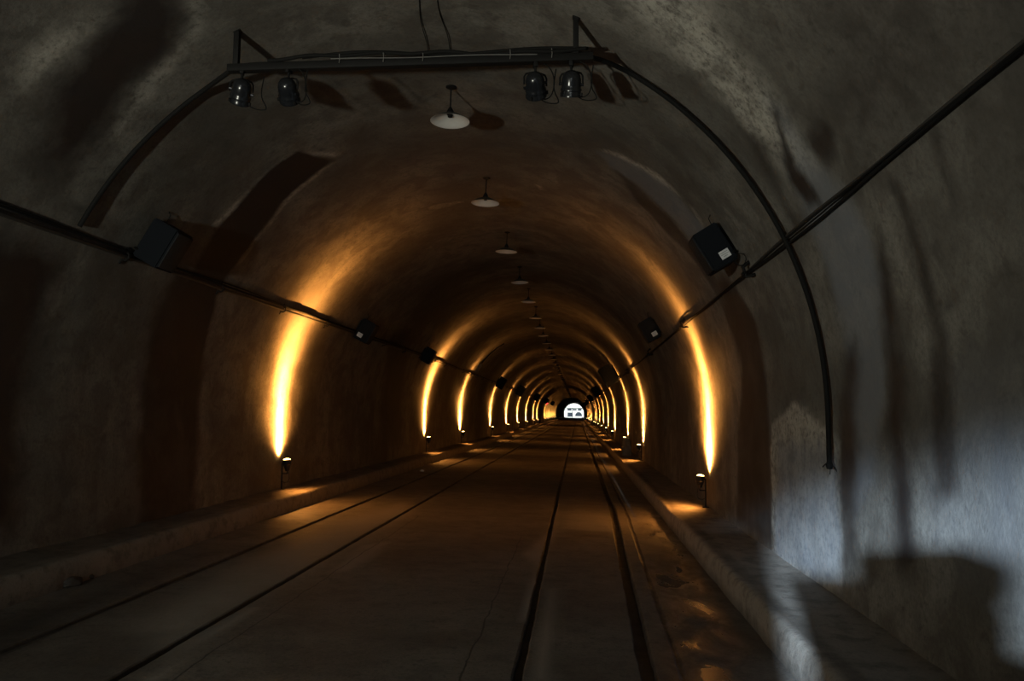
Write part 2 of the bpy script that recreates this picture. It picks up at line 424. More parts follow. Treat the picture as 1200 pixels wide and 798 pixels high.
# ------------------------------------------------------------------ road with the four slots of the lifted tracks
RSTAIN = [
 (1, 0.88, .25, [(150, 740), (270, 665), (400, 610), (470, 590), (480, 602), (360, 668), (258, 722), (190, 765)]),
 (1, .70, .06, [(386, 672), (420, 640), (455, 635), (440, 650), (410, 668), (390, 672)]),
 (1, .75, .02, [(160, 798), (258, 735), (300, 708), (300, 712), (258, 742), (175, 800)]),
 (1, 0.96, .04, [(608, 720), (632, 660), (640, 640), (636, 665), (616, 730)]),
 (1, 0.88, .05, [(626, 798), (634, 745), (645, 690), (652, 690), (646, 745), (642, 798)]),
 (1, 0.80, .06, [(610, 650), (640, 625), (650, 600), (646, 630), (630, 665)]),
 (1, 0.40, .15, [(662, 600), (712, 606), (722, 630), (660, 625)]),
 (0, .55, .10, [(660, 621), (716, 624), (718, 632), (658, 628)]),
 (0, 0.80, .30, [(0, 770), (120, 700), (240, 650), (130, 690), (20, 720), (-40, 740)]),
 (0, .45, .25, [(30, 790), (120, 742), (200, 740), (170, 775), (120, 800)]),
 (2, 1.0, .18, [(745, 600), (775, 605), (800, 640), (850, 720), (905, 800), (930, 880), (790, 880), (775, 760), (752, 660)]),
 (0, .35, .20, [(760, 640), (800, 640), (905, 800), (780, 800)]),
]
def groove_x(y):
    a = .36 + .02 * np.minimum(y, 14)
    return [(-3.52 + 0 * y, .075, .025), (-2.60 + 0 * y, .05, .035), (-.335 + 0 * y, .055, .045), (a, .10, .05), (a + .215, .03, .012)]
def make_road():
    ys = np.concatenate([np.arange(Y0, 3.0, 1.), np.arange(3.0, 13, .06), np.arange(13, 40, .4), np.arange(40, Y1, 4.0), [Y1]])
    g0 = groove_x(np.zeros(1)); base = []
    cen = [g[0] for g in groove_x(ys)]
    # column parameter list: (groove index or None, offset, dz)
    cols = []; edges = [-4.40] ; x = -4.40
    spans = [(-4.40, None)]
    prev = -4.40
    gx = groove_x(np.array([8.0]))
    stops = []
    for gi, (c, w, d) in enumerate(gx):
        stops.append((gi, float(c[0]) - w / 2 - .012, float(c[0]) + w / 2 + .012))
    cur = -4.40
    for gi, a, b in stops + [(None, 1.60, None)]:
        k = max(2, int((a - cur) / .08))
        for i in range(k + (1 if gi is None else 0)):
            cols.append(('x', cur + (a - cur) * i / k, 0))
        if gi is not None:
            w, d = gx[gi][1], gx[gi][2]
            for o, dz in ((-w / 2 - .012, 0), (-w / 2, -.008), (-w / 2 + .006, -d), (w / 2 - .006, -d), (w / 2, -.008), (w / 2 + .012, 0)):
                cols.append((gi, o, dz))
            cur = b + .01
    V = np.zeros((len(cols), len(ys), 3)); ga = cen[3] - float(gx[3][0][0])
    XX = np.zeros((len(cols), len(ys)))
    for i, (k, a, dz) in enumerate(cols):
        if k == 'x':
            xx = a + (ga if .2 < a < .9 else 0 * ga)
        else: xx = cen[k] + a
        if dz == 0 or k != 'x':
            wob = np.array([.012 * noise.noise((float(y) * 1.3, i * .4, 3)) + .008 * noise.noise((float(y) * 6, i * .4, 4)) if 3 < y < 30 else 0 for y in ys])
            if k != 'x' : xx = xx + wob
        XX[i] = xx
        ox, oz = bend(ys)
        V[i, :, 0] = xx + ox; V[i, :, 1] = ys; V[i, :, 2] = road_z(xx) + dz + oz
    # keep columns ordered
    n, m = XX.shape
    I = np.arange(n * m).reshape(n, m)
    F = np.stack([I[:-1, :-1], I[1:, :-1], I[1:, 1:], I[:-1, 1:]], -1).reshape(-1, 4)
    me = bpy.data.meshes.new('floor'); me.from_pydata(V.reshape(-1, 3).tolist(), [], F.tolist())
    col = np.zeros((n, m, 4)); col[..., 3] = 1
    YY = np.tile(ys, (n, 1))
    for ch, st, soft, poly in RSTAIN:
        P = [on_road(*q) for q in poly]
        col[..., ch] = np.maximum(col[..., ch], softpoly(XX, YY, P, soft) * st)
    for i, (k, a, dz) in enumerate(cols):
        if dz < 0: col[i, :, 0] = .7
    at = me.color_attributes.new('stain_tone', 'FLOAT_COLOR', 'POINT'); at.data.foreach_set('color', col.reshape(-1))
    me.materials.append(M['road']); me.update()
    o = bpy.data.objects.new('floor', me); COL.objects.link(o); o['kind'] = 'structure'
make_road()

def walkway(name, side):
    ys = np.concatenate([np.arange(Y0, 3.0, 1.), np.arange(3.0, 16, .09), np.arange(16, 40, .5), np.arange(40, Y1, 4.0), [Y1]])
    if side > 0: prf = [(KR - .02, -.10), (KR - .022, ZR - .12), (KR - .012, ZR - .05), (KR + .0, ZR - .018), (KR + .02, ZR - .003), (KR + .08, ZR)] + [(x, ZR + .0) for x in np.arange(KR + .14, XR + .10, .06)]
    else: prf = [(KL + .02, -.10), (KL + .022, ZL - .12), (KL + .012, ZL - .05), (KL + .0, ZL - .018), (KL - .02, ZL - .003), (KL - .08, ZL)] + [(x, ZL + .0) for x in np.arange(KL - .14, XL - .10, -.06)]
    n, m = len(prf), len(ys); V = np.zeros((n, m, 3)); col = np.zeros((n, m, 4)); col[..., 3] = 1
    ox, oz = bend(ys)
    for i, (x, z) in enumerate(prf):
        V[i, :, 0] = x + ox; V[i, :, 1] = ys; V[i, :, 2] = z + oz
        for j, y in enumerate(ys):
            if 3 < y < 40:
                w = noise.noise((float(y) * 1.1, x * 2, 7)) + .6 * noise.noise((float(y) * 4.5, x * 5, 8))
                if i < 6: V[i, j, 0] += .012 * w; V[i, j, 2] += .006 * w if i > 1 else 0
                else:
                    edge = 1 + (2.2 if side < 0 else .8) * max(0, 1 - abs((XL if side < 0 else XR) - x) / .3)
                    V[i, j, 2] += .006 * w * edge + (.03 * max(0, 1 - abs(XL - x) / .35) if side < 0 else 0)
        if i < 5: col[i, :, 1] = .85 if side > 0 else .45
        if i == 0: col[i, :, 0] = .8; col[i, :, 1] = 0
        if i > 6: col[i, :, 0] = .35 if side < 0 else 0
        if i > 6 and side > 0: col[i, :, 1] = .45
    I = np.arange(n * m).reshape(n, m)
    F = np.stack([I[:-1, :-1], I[1:, :-1], I[1:, 1:], I[:-1, 1:]], -1).reshape(-1, 4)
    me = bpy.data.meshes.new(name); me.from_pydata(V.reshape(-1, 3).tolist(), [], F.tolist())
    me.polygons.foreach_set('use_smooth', [True] * len(F))
    at = me.color_attributes.new('stain_tone', 'FLOAT_COLOR', 'POINT'); at.data.foreach_set('color', col.reshape(-1))
    me.materials.append(M['walk']); me.update()
    o = bpy.data.objects.new(name, me); COL.objects.link(o); o['kind'] = 'structure'
walkway('walkway_right', 1); walkway('walkway_left', -1)

# ------------------------------------------------------------------ uplights along both walls
LY = [12.6, 24.9, 32.5, 43.8, 53.6, 63.5, 74, 85.8, 94, 115, 124, 133, 145, 156, 168]
LIFT = .50
def make_uplight():
    r = empty('wall_uplight', (0, 0, 0))
    # local: +x points to the wall, z up; the stake stands at the back
    b = MB(); b.box((.075, 0, .006), (.09, .09, .012), bev=.003); b.build('base_plate', M['iron'], r)
    s = MB(); s.beam((.075, 0, .012), (.075, 0, LIFT - .06), .022, .022, .003); s.build('stake', M['iron'], r)
    a = MB(); a.box((.035, 0, .26), (.10, .02, .018), bev=.003); a.box((-.012, 0, .285), (.018, .03, .06), bev=.004); a.build('bracket', M['iron'], r)
    t = Matrix.Translation((-.012, 0, .30)) @ Matrix.Rotation(math.radians(4), 4, 'Y')
    t = t @ Matrix.Translation((0, 0, .10)) @ Matrix.Rotation(math.radians(0), 4, 'X') @ Matrix.Translation((0, 0, -.10))
    h = MB(); h.lathe([(.0, 0), (.030, .0), (.036, .012), (.044, .05), (.060, .09), (.066, .13), (.070, .165), (.070, .178), (.064, .180), (.060, .176)], 20, t)
    for k in range(3): h.lathe([(.048 + .006 * k, .045 + .022 * k), (.058 + .004 * k, .05 + .022 * k), (.05 + .006 * k, .055 + .022 * k)], 20, t)
    hd = h.build('lamp_head', M['can'], r)
    g = MB(); g.lathe([(.0, .202), (.025, .199), (.045, .191), (.0605, .176)], 20, t); g.build('lens', M['lamp_glow'], hd)
    c = MB(); c.tube([(-.03, .0, .30), (-.045, .005, .25), (-.05, .01, .18), (-.03, .015, .13), (.03, .015, .12), (.07, .012, .14)], .0045, 6); c.build('power_cable', M['rubber'], r)
    return r
up0 = make_uplight()

def beam_light(POW, UP_CORE, UP_SKIRT, UP_FAN):
    l = bpy.data.lights.new('uplight_beam', 'POINT'); l.energy = 1.0; l.shadow_soft_size = .03; l.color = (1, 1, 1)
    l.use_nodes = True; nt = l.node_tree; nt.nodes.clear()
    o = nt.nodes.new('ShaderNodeOutputLight'); e = nt.nodes.new('ShaderNodeEmission'); L(nt, e.outputs[0], o.inputs[0])
    tc = nt.nodes.new('ShaderNodeTexCoord'); sx = nt.nodes.new('ShaderNodeSeparateXYZ'); L(nt, tc.outputs['Normal'], sx.inputs[0])
    c = mathn(nt, 'MAXIMUM', mathn(nt, 'MULTIPLY', sx.outputs[2], UPSIGN), 0.0)
    core = mathn(nt, 'POWER', c, POW); skirt = mathn(nt, 'POWER', c, 14.0); wide = mathn(nt, 'POWER', c, 3.0)
    ct = mathn(nt, 'MAXIMUM', mathn(nt, 'ADD', mathn(nt, 'MULTIPLY', sx.outputs[0], .64 * XSIGN), mathn(nt, 'MULTIPLY', sx.outputs[2], .77 * UPSIGN)), 0.0)
    kick = mathn(nt, 'MULTIPLY', mathn(nt, 'POWER', ct, 16.0), UP_KICK)
    side_ = ramp(nt, mathn(nt, 'MULTIPLY', sx.outputs[0], XSIGN), -.10, .07)      # asymmetric reflector: the fan stays on the wall
    fan = mathn(nt, 'MULTIPLY', mathn(nt, 'MULTIPLY', mathn(nt, 'POWER', c, 5.0), side_), UP_FAN)
    kick = mathn(nt, 'ADD', kick, fan)
    f = mathn(nt, 'ADD', mathn(nt, 'MULTIPLY', core, UP_CORE), mathn(nt, 'ADD', mathn(nt, 'MULTIPLY', skirt, UP_SKIRT), mathn(nt, 'ADD', kick, mathn(nt, 'MULTIPLY', wide, UP_WIDE))))
    e.inputs[0].default_value = (1.0, .39, .075, 1)
    L(nt, f, e.inputs[1]); return l
UPSIGN = -1.0; UP_WIDE = 30.0; UP_KICK = 3500.0; XSIGN = 1.0
UPL = beam_light(60.0, 14000.0, 900.0, 6500.0); UPW = beam_light(44.0, 19000.0, 1700.0, 1500.0)

FLOOR_FILL = bpy.data.lights.new('floor_fill', 'SPOT'); FLOOR_FILL.energy = 75; FLOOR_FILL.color = (1.0, .37, .065); FLOOR_FILL.spot_size = math.radians(150); FLOOR_FILL.spot_blend = .7; FLOOR_FILL.shadow_soft_size = .05  # added lamp beside each uplight, throws the orange floor patches
first = True
for side in (1, -1):
    for i, y in enumerate(LY):
        if side > 0: x, z, rz = XR - .135, ZR, 0
        else: x, z, rz = XL + .145, ZL + .012, PI
        o = up0 if first else copy_tree(up0); first = False
        o.location = T(x, y, z); o.rotation_euler = (0, 0, rz)
        w = 'right' if side > 0 else 'left'
        if i == 0: lab = 'lit amber uplight on a stake, nearest one by the %s wall' % w
        elif i < len(LY) - 1: lab = 'amber uplight on the %s walkway, %s along that wall from the camera' % (w, nth(i))
        else: lab = 'amber uplight on the %s walkway, last before the bright tunnel mouth' % w
        tag(o, lab, 'uplight', 'amber uplights along the foot of the %s wall' % w)
        so = bpy.data.objects.new('floor_fill', FLOOR_FILL); COL.objects.link(so)
        so.location = T(x - side * .12, y, z + LIFT - .02)
        so.rotation_euler = Vector((-side * .75, 0, -.66)).to_track_quat('-Z', 'Y').to_euler(); so.scale = (1, 1, 1)
        lo = bpy.data.objects.new('uplight_beam', UPW if i < 2 and side < 0 else UPL); COL.objects.link(lo)
        lo.location = T(x + side * .0, y, z + LIFT + .03)
        lo.rotation_euler = (Matrix.Rotation(0 if side > 0 else PI, 4, 'Z') @ Matrix.Rotation(math.radians(5.0), 4, 'Y') @ Matrix.Rotation(PI, 4, 'X')).to_euler()

# ------------------------------------------------------------------ pendant lamps along the crown
def make_pendant():
    r = empty('pendant_lamp', (0, 0, 0))            # origin at the rim centre
    top = .365
    b = MB(); b.lathe([(0, top + .03), (.055, top + .03), (.055, top + .005), (.02, top - .015), (0, top - .015)], 16); b.build('ceiling_rose', M['iron'], r)
    s = MB(); s.tube([(0, 0, top - .01), (0, 0, .12)], .008, 8); s.build('rod', M['iron'], r)
    c = MB(); c.lathe([(0, .155), (.012, .155), (.02, .14), (.034, .115), (.04, .085), (.04, .07), (0, .07)], 16); c.build('cap', M['iron'], r)
    o = MB(); o.lathe([(.036, .082), (.06, .078), (.10, .064), (.16, .030), (.198, .004), (.206, .0)], 32); sh = o.build('shade', M['enamel_out'], r)
    n = MB(); n.lathe([(.0, .070), (.036, .070), (.058, .066), (.10, .055), (.155, .026), (.195, .002), (.206, 0)], 32); n.build('shade_lining', M['enamel'], sh)
    k = MB(); k.lathe([(0, .072), (.026, .072), (.026, .048), (.02, .044), (0, .044)], 14); k.build('bulb_socket', M['iron'], r)
    return r
p0 = make_pendant()
py_ = [8.09, 11.38, 14.91, 18.5, 21.8, 25.6, 28.6, 31.5]
while py_[-1] < 150: py_.append(py_[-1] + 3.5)
for i, y in enumerate(py_):
    o = p0 if i == 0 else copy_tree(p0)
    o.location = T(CX + .03, y, H + 3.05)
    o.rotation_euler = (math.radians(random.uniform(-2, 2)), math.radians(random.uniform(-2.5, 2.5)) if i else math.radians(2), random.uniform(0, 6))
    lab = ('white enamel pendant lamp hanging just behind the black beam' if i == 0 else
           'white enamel pendant lamp under the crown, %s from the beam' % nth(i))
    tag(o, lab, 'pendant lamp', 'enamel pendant lamps along the tunnel crown')

# ------------------------------------------------------------------ speakers on the haunches
def make_speaker(side):
    r = empty('wall_speaker', (0, 0, 0))
    # local: +x inward from the lining, z up along it; origin on the lining
    sg = 1 if side > 0 else -1
    b = MB(); bm = b.bm
    D, W, Hh = .27, .40, .43
    q = [(.05, -W / 2), (.05, W / 2), (.05 + D, W * .42), (.05 + D, -W * .42)]
    vs = [[bm.verts.new((x, y, z)) for x, y in q] for z in (-Hh / 2, Hh / 2)]
    bm.faces.new(vs[0][::-1]); bm.faces.new(vs[1])
    for k in range(4): bm.faces.new((vs[0][k], vs[0][(k + 1) % 4], vs[1][(k + 1) % 4], vs[1][k]))
    bmesh.ops.bevel(bm, geom=bm.edges[:], offset=.014, segments=2, affect='EDGES')
    cab = b.build('cabinet', M['speaker'], r)
    g = MB(); g.box((.05 + D + .004, 0, 0), (.016, W * .76, Hh * .9), bev=.006); g.build('grille', M['grille'], r)
    t = MB()
    t.box((.148, sg * .1995, -.115), (.105, .003, .085), Euler((0, 0, -.12 * 0)), .0)
    lb = t.build('label', M['paper'], r, False); tag(lb, 'white paper label')
    k = MB()
    for zz, ww in ((-.095, .08), (-.115, .085), (-.135, .05)): k.box((.148, sg * .2015, zz), (ww, .002, .006))
    k.build('print_line', M['ink'], lb, False)
    m = MB(); m.box((.025, 0, 0), (.05, .12, .20), bev=.006); m.box((.008, 0, 0), (.016, .22, .30), bev=.004); m.build('bracket', M['iron'], r)
    n = MB(); n.tube([(.07, sg * .19, -.14), (.05, sg * .225, -.14)], .012, 8); n.build('knob', M['iron'], r)
    w = MB(); w.tube([(.06, .02, Hh / 2 - .01), (.05, .03, Hh / 2 + .08), (.01, .03, Hh / 2 + .11), (-.005, .03, Hh / 2 + .12)], .005, 6); w.build('hook_wire', M['iron'], r)
    return r
def place_speaker(o, side, y, phi, sc=1.0):
    a = math.radians(phi)
    if side > 0:
        n = Vector((-math.cos(a), 0, -math.sin(a))); up = Vector((-math.sin(a), 0, math.cos(a)))
    else:
        n = Vector((math.cos(a), 0, -math.sin(a))); up = Vector((math.sin(a), 0, math.cos(a)))
    yv = up.cross(n)
    # right side: y axis of the box must still face the camera with its labelled side
    mt = Matrix((n, yv, up)).transposed()
    o.rotation_euler = mt.to_euler()
    s = s_of(side, phi); x, z, _, _ = prof(s)
    o.location = T(x, y, z); o.scale = (sc, sc, sc)
def mirror_label(o): pass
spk_r = make_speaker(1); spk_l = make_speaker(-1)
for c in children(spk_r):       # on the right wall the box frame is turned about, so its labelled side moves to the other end
    pass
SPK = [(1, 8.25, 31, 1.0), (1, 15.8, 30, 1.0), (1, 33, 30, 1.9), (1, 58, 30, 1.7), (1, 84, 30, 1.7), (1, 112, 31, 1.6), (1, 140, 31, 1.6),
       (-1, 7.65, 30, 1.0), (-1, 15.6, 29, 1.0), (-1, 22.3, 29, 1.0), (-1, 43, 30, 1.45), (-1, 57, 30, 1.7), (-1, 80., 30, 1.7), (-1, 104., 30, 1.6), (-1, 130., 30, 1.6)]
SPKO = []
cnt = {1: 0, -1: 0}
for side, y, phi, sc in SPK:
    i = cnt[side]; cnt[side] += 1
    src = spk_r if side > 0 else spk_l
    o = src if i == 0 else copy_tree(src)
    place_speaker(o, side, y, phi, sc)
    if sc > 1.1 or (side < 0 and i in (0, 2)): SPKO.append(o)
    w = 'right' if side > 0 else 'left'
    if i == 0: lab = ('black box loudspeaker with white label above the cables, nearest on the right wall' if side > 0 else 'black box loudspeaker without a label above the pipe, nearest on the left wall')
    else: lab = 'black box loudspeaker high on the %s wall, %s from the camera on that side' % (w, nth(i))
    tag(o, lab, 'speaker', 'black loudspeakers along the %s wall' % w)

for c in [c for sp in SPKO for c in children(sp)]:      # these show no label
    if c.name.startswith('label'):
        for g in children(c): bpy.data.objects.remove(g)
        bpy.data.objects.remove(c)

# pale junction box beside the third left uplight
jb = empty('junction_box', (0, 0, 0))
b = MB(); b.box((.06, 0, 0), (.12, .35, .42), bev=.012); b.build('box_body', M['conduit'], jb)
b = MB(); b.box((.125, 0, 0), (.012, .33, .40), bev=.005); b.build('lid', M['conduit'], jb)
place_speaker(jb, -1, 33.6, 33.5)
tag(jb, 'pale junction box on the left wall above the third uplight', 'junction box')
b = MB(); b.tube([vpt(s_of(-1, 33 + 2.2 * k), 33.6, .035) for k in range(2, 13)], .026, 8)
o = b.build('riser_pipe', M['rubber']); tag(o, 'black pipe rising over the left vault from the pale junction box', 'pipe')

# ------------------------------------------------------------------ wall cables
def run(side, ph, ys, off, wob=0.0, seed=0):
    out = []
    for i, y in enumerate(ys):
        p = ph(y) if callable(ph) else ph
        out.append(vpt(s_of(side, p + wob * noise.noise((y * .45, seed, 0))), y, off + (.012 * (1 + noise.noise((y * .7, seed, 3))) if wob else 0)))
    return out
near = list(np.arange(1.5, 20, .35)) + list(np.arange(20, 60, 1.5)) + list(np.arange(60, 236, 6.0))
def lift(y): return 25.5 + 1.8 * min(1, max(0, (y - 6) / 16))
def thing1(name, mb, mat, label, cat, group=None):
    o = mb.build(name, mat); tag(o, label, cat, group); return o
b = MB(); b.tube(run(-1, lift, near, .03), .019, 8)
lp = empty('wall_conduit', T(XL, 1.5, ZS + 1.5)); tag(lp, 'dark conduit pipe running along the whole left wall at speaker height', 'pipe')
inv = Matrix.Translation(lp.location).inverted()
def under(o, root):
    o.parent = root; o.matrix_parent_inverse = Matrix.Translation(root.location).inverted(); return o
under(b.build('pipe', M['conduit'], None), lp)
for y in np.arange(3.2, 60, 2.1):
    k = MB(); s0 = s_of(-1, lift(y)); pts = [vpt(s0 + d, y, o_) for d, o_ in ((-.09, .004), (-.045, .012), (-.035, .05), (0, .068), (.035, .05), (.045, .012), (.09, .004))]
    k.tube(pts, .012, 6); under(k.build('pipe_clip', M['iron'], None), lp)
b = MB(); b.tube(run(-1, lambda y: lift(y) + .9, near, .012, .25, 4), .013, 6)
thing1('wall_cable', b, M['rubber'], 'thin black cable sagging just above the left wall conduit', 'cable')
b = MB(); b.tube(run(-1, lambda y: lift(y) + 1.1 , near, .012, .6, 8), .010, 6)
thing1('wall_cable', b, M['rubber'], 'uppermost loose black cable above the left wall conduit', 'cable')
kn = list(np.arange(1.2, 20, .25)) + list(np.arange(20, 60, 1.5)) + list(np.arange(60, 236, 6.0))
def rph(base, amp):
    def f(y):
        d = 0
        if 4.6 < y < 8.0: d = amp * math.sin((8.0 - y) / 3.4 * PI)
        return base + d
    return f
b = MB(); b.tube(run(1, rph(24.5, .35), kn, .015, .15, 21), .011, 8)
rc1 = thing1('wall_cable', b, M['conduit'], 'thick grey cable on the right wall, topmost of the bundle', 'cable')
b = MB(); b.tube(run(1, rph(24.15, -.35), kn, .015, .3, 33), .011, 8)
thing1('wall_cable', b, M['rubber'], 'black cable on the right wall, lowest of the bundle', 'cable')
b = MB(); b.tube(run(1, rph(24.4, 0), kn, .03, .4, 47), .007, 6)
thing1('wall_cable', b, M['rubber'], 'thin loose black cable looping in front of the right wall bundle', 'cable')
for i, y in enumerate((7.95, 12.7, 18.6, 27)):
    s0 = s_of(1, 24.5)
    r = empty('cable_clamp', vpt(s0, y)); 
    k = MB(); k.tube([vpt(s0 - .07, y, .0), vpt(s0 - .05, y, .08), vpt(s0 + .05, y, .09), vpt(s0 + .07, y, .0)], .02, 8); under(k.build('clamp_band', M['iron'], None), r)
    k = MB(); k.tube([vpt(s0, y, .08), vpt(s0 + .02, y - .02, .12)], .018, 8); under(k.build('bolt', M['iron'], None), r)
    if i == 0:
        k = MB(); c0 = vpt(s0 - .10, y - .05, .03)
        k.tube([c0 + Vector((-.06 + .06 * math.cos(a), -.02 * math.sin(2 * a), .06 * math.sin(a))) for a in np.linspace(0, 2 * PI, 14)[:-1]], .005, 6, closed=True); under(k.build('loose_wire', M['rubber'], None), r)
    tag(r, ['iron clamp holding the right wall cables just below the nearest speaker', 'iron cable clamp crossing the nearest right amber light streak',
            'small cable clamp on the right wall past the second speaker', 'small cable clamp at the second right amber light streak'][i], 'clamp', 'cable clamps on the right wall')

# red indicator light far along the left wall
rl = empty('indicator_light', T(XL + .4, 113, ZS + 1.75))
k = MB(); k.box((0, 0, 0), (.22, .16, .3), bev=.02); k.build('housing', M['iron'], rl)
k = MB(); k.lathe([(0, .12), (.06, .1), (.1, .05), (.11, 0)], 12, Matrix.Translation((0, -.08, 0)) @ Matrix.Rotation(PI / 2, 4, 'X')); k.build('red_lens', M['red_glow'], rl)
rl.location = vpt(s_of(-1, 24), 113, .17)
tag(rl, 'small red indicator light far along the left wall', 'light')

# ------------------------------------------------------------------ the lighting beam across the arch
YB = 6.15
KB = .951
ZB = H + 2.955 * KB
BL, BR = Vector((-2.79, YB, ZB - .01)), Vector((.13, YB, ZB + .01))
bt = empty('lighting_beam', BL); tag(bt, 'long black steel beam hung across the arch carrying four spotlights', 'beam')
k = MB(); k.beam(BL - Vector((.03, 0, 0)), BR + Vector((.03, 0, 0)), .075, .06, .006); k.beam(BL + Vector((.35, .05, .05)), BR + Vector((.0, .05, .05)), .035, .035, .004)
under(k.build('bar', M['iron'], None), bt)
for x in (-2.755, .02):
    z1 = ZS + math.sqrt(RAD ** 2 - (x - CX) ** 2) - .005
    k = MB(); k.beam((x, YB, ZB), (x, YB, z1), .045, .05, .004); under(k.build('hanger', M['iron'], None), bt)
    k = MB(); k.box((x, YB, z1 + .004), (.06, .06, .012), Euler((0, math.asin(max(-1, min(1, -(x - CX) / RAD))) * -1, 0)), .003); under(k.build('ceiling_plate', M['iron'], None), bt)
k = MB()
k.tube([(x, YB - .03 + .01 * math.sin(x * 7), ZB + .065 + .012 * math.sin(x * 3.1) + .01 * math.sin(x * 11)) for x in np.linspace(-2.48, .1, 40)], .016, 8)
k.tube([(x, YB - .01 + .015 * math.sin(x * 5 + 1), ZB + .08 + .016 * math.sin(x * 4.1 + 2)) for x in np.linspace(-2.2, .12, 40)], .013, 8)
under(k.build('cable_bundle', M['rubber'], None), bt)
k = MB(); k.tube([(x, YB - .048, ZB + .03 + .004 * math.sin(x * 6)) for x in np.linspace(-1.95, -.285, 24)], .0035, 6); under(k.build('tie_wire', M['wire'], None), bt)
for x in (-1.88, -1.52, -1.20, -.50, -.17):
    k = MB(); k.tube([(x, YB - .05, ZB - .005), (x + .004, YB - .052, ZB + .03), (x, YB - .05, ZB + .07), (x, YB + .03, ZB + .08)], .003, 6); under(k.build('cable_tie', M['wire'], None), bt)

# arched cable from the left wall, over the beam, to its frayed end on the right wall
ac = empty('arch_cable', vpt(HL + ARC + .4, 6.57)); tag(ac, 'thick black cable curving over the arch to a frayed end on the right wall', 'cable')
pts = []
for px, py in ((70, 257), (85, 259), (92, 235), (108, 205), (130, 175), (160, 142), (195, 112), (225, 93)):
    s, y = on_vault(px, py); pts.append(vpt(s, 6.56, .042))
pts += [Vector((-2.9, YB + .12, ZB - .005)), Vector((-2.78, YB + .05, ZB + .03))] + [Vector((x, YB + .05, ZB + .04 + .008 * math.sin(x * 4))) for x in np.linspace(-2.6, .0, 14)]
pts += [Vector((.12, YB + .05, ZB + .04)), Vector((.24, YB + .14, ZB + .05))]
for px, py in ((735, 69), (755, 78), (780, 96), (800, 114), (830, 144), (855, 172), (880, 205), (905, 243), (925, 280), (945, 330), (958, 375), (967, 420), (973, 470), (976, 505), (975, 525), (973, 545)):
    s, y = on_vault(px, py); pts.append(vpt(s, 6.56, .042))
# smooth by subdivision
def chaikin(p, n=2):
    for _ in range(n):
        q = [p[0]]
        for a, b_ in zip(p, p[1:]): q += [a * .75 + b_ * .25, a * .25 + b_ * .75]
        p = q + [p[-1]]
    return p
P = chaikin(pts, 2)
k = MB(); k.tube(P, .021, 8); under(k.build('cable_sheath', M['rubber'], None), ac)
e = P[-1]
k = MB(); k.tube([e + Vector((0, 0, .03)), e, e - Vector((0, 0, .03))], [.02, .03, .022], 8); under(k.build('taped_end', M['rubber'], None), ac)
for d in ((-.06, 0, -.015), (.05, -.02, -.06), (-.01, -.02, -.07)):
    k = MB(); d = Vector(d); k.tube([e + Vector((0, -.02, .01)), e + d * .6 + Vector((0, -.025, .02)), e + d + Vector((0, -.02, 0))], .004, 6); under(k.build('frayed_wire', M['rubber'], None), ac)

# four spotlights under the beam
def make_spot():
    r = empty('stage_spotlight', (0, 0, 0))          # origin where the yoke meets the beam
    c = MB(); c.box((0, 0, -.005), (.035, .07, .05), bev=.005); c.tube([(0, 0, -.02), (0, 0, -.085)], .012, 8); c.build('hook_clamp', M['iron'], r)
    y = MB(); pts = [(-.105, 0, -.20), (-.105, 0, -.13), (-.09, 0, -.10), (-.05, 0, -.086), (.05, 0, -.086), (.09, 0, -.10), (.105, 0, -.13), (.105, 0, -.20)]
    y.tube(pts, .009, 6); y.build('yoke', M['iron'], r)
    m = Matrix.Translation((0, 0, -.20))
    h = MB(); h.lathe([(0, -.125), (.03, -.122), (.058, -.108), (.078, -.082), (.088, -.045), (.090, .0), (.090, .03), (.098, .04), (.098, .055), (.092, .062), (.096, .085), (.100, .095), (.100, .11), (.092, .11), (.090, .09)], 28, m)
    for a in (0, PI): h.tube([m @ Vector((.088 * math.cos(a), 0, 0)), m @ Vector((.115 * math.cos(a), 0, 0))], .014, 8)
    hd = h.build('lamp_can', M['can'], r)
    g = MB(); g.lathe([(0, .092), (.05, .090), (.093, .082)], 24, m); g.build('lens', M['lens'], hd)
    for a in (.3, 2.4, 4.5):
        f = MB(); f.box(m @ Vector((.104 * math.cos(a), .104 * math.sin(a), .085)), (.02, .02, .03), Euler((0, 0, a)), .003); f.build('frame_clip', M['iron'], hd)
    return r
def aim_can(r, rx, ry, rz=0):
    for c in children(r):
        if c.name.startswith('lamp_can'):
            p = Vector((0, 0, -.20))
            c.matrix_local = Matrix.Translation(p) @ Euler((rx, ry, rz)).to_matrix().to_4x4() @ Matrix.Translation(-p)
sp0 = make_spot()
SP = [(-2.70, (-2.45, .25, 0), .3, 'leftmost of the four black spotlights, under the left beam hanger'),
      (-2.31, (-2.3, .5, 0), -.30, 'black spotlight second from the left under the beam, tilted to the right'),
      (-.30, (-2.3, -.35, 0), .25, 'black spotlight third from the left, left one of the right pair'),
      (-.015, (-2.7, .1, 0), -.1, 'rightmost of the four black spotlights, under the right beam hanger')]
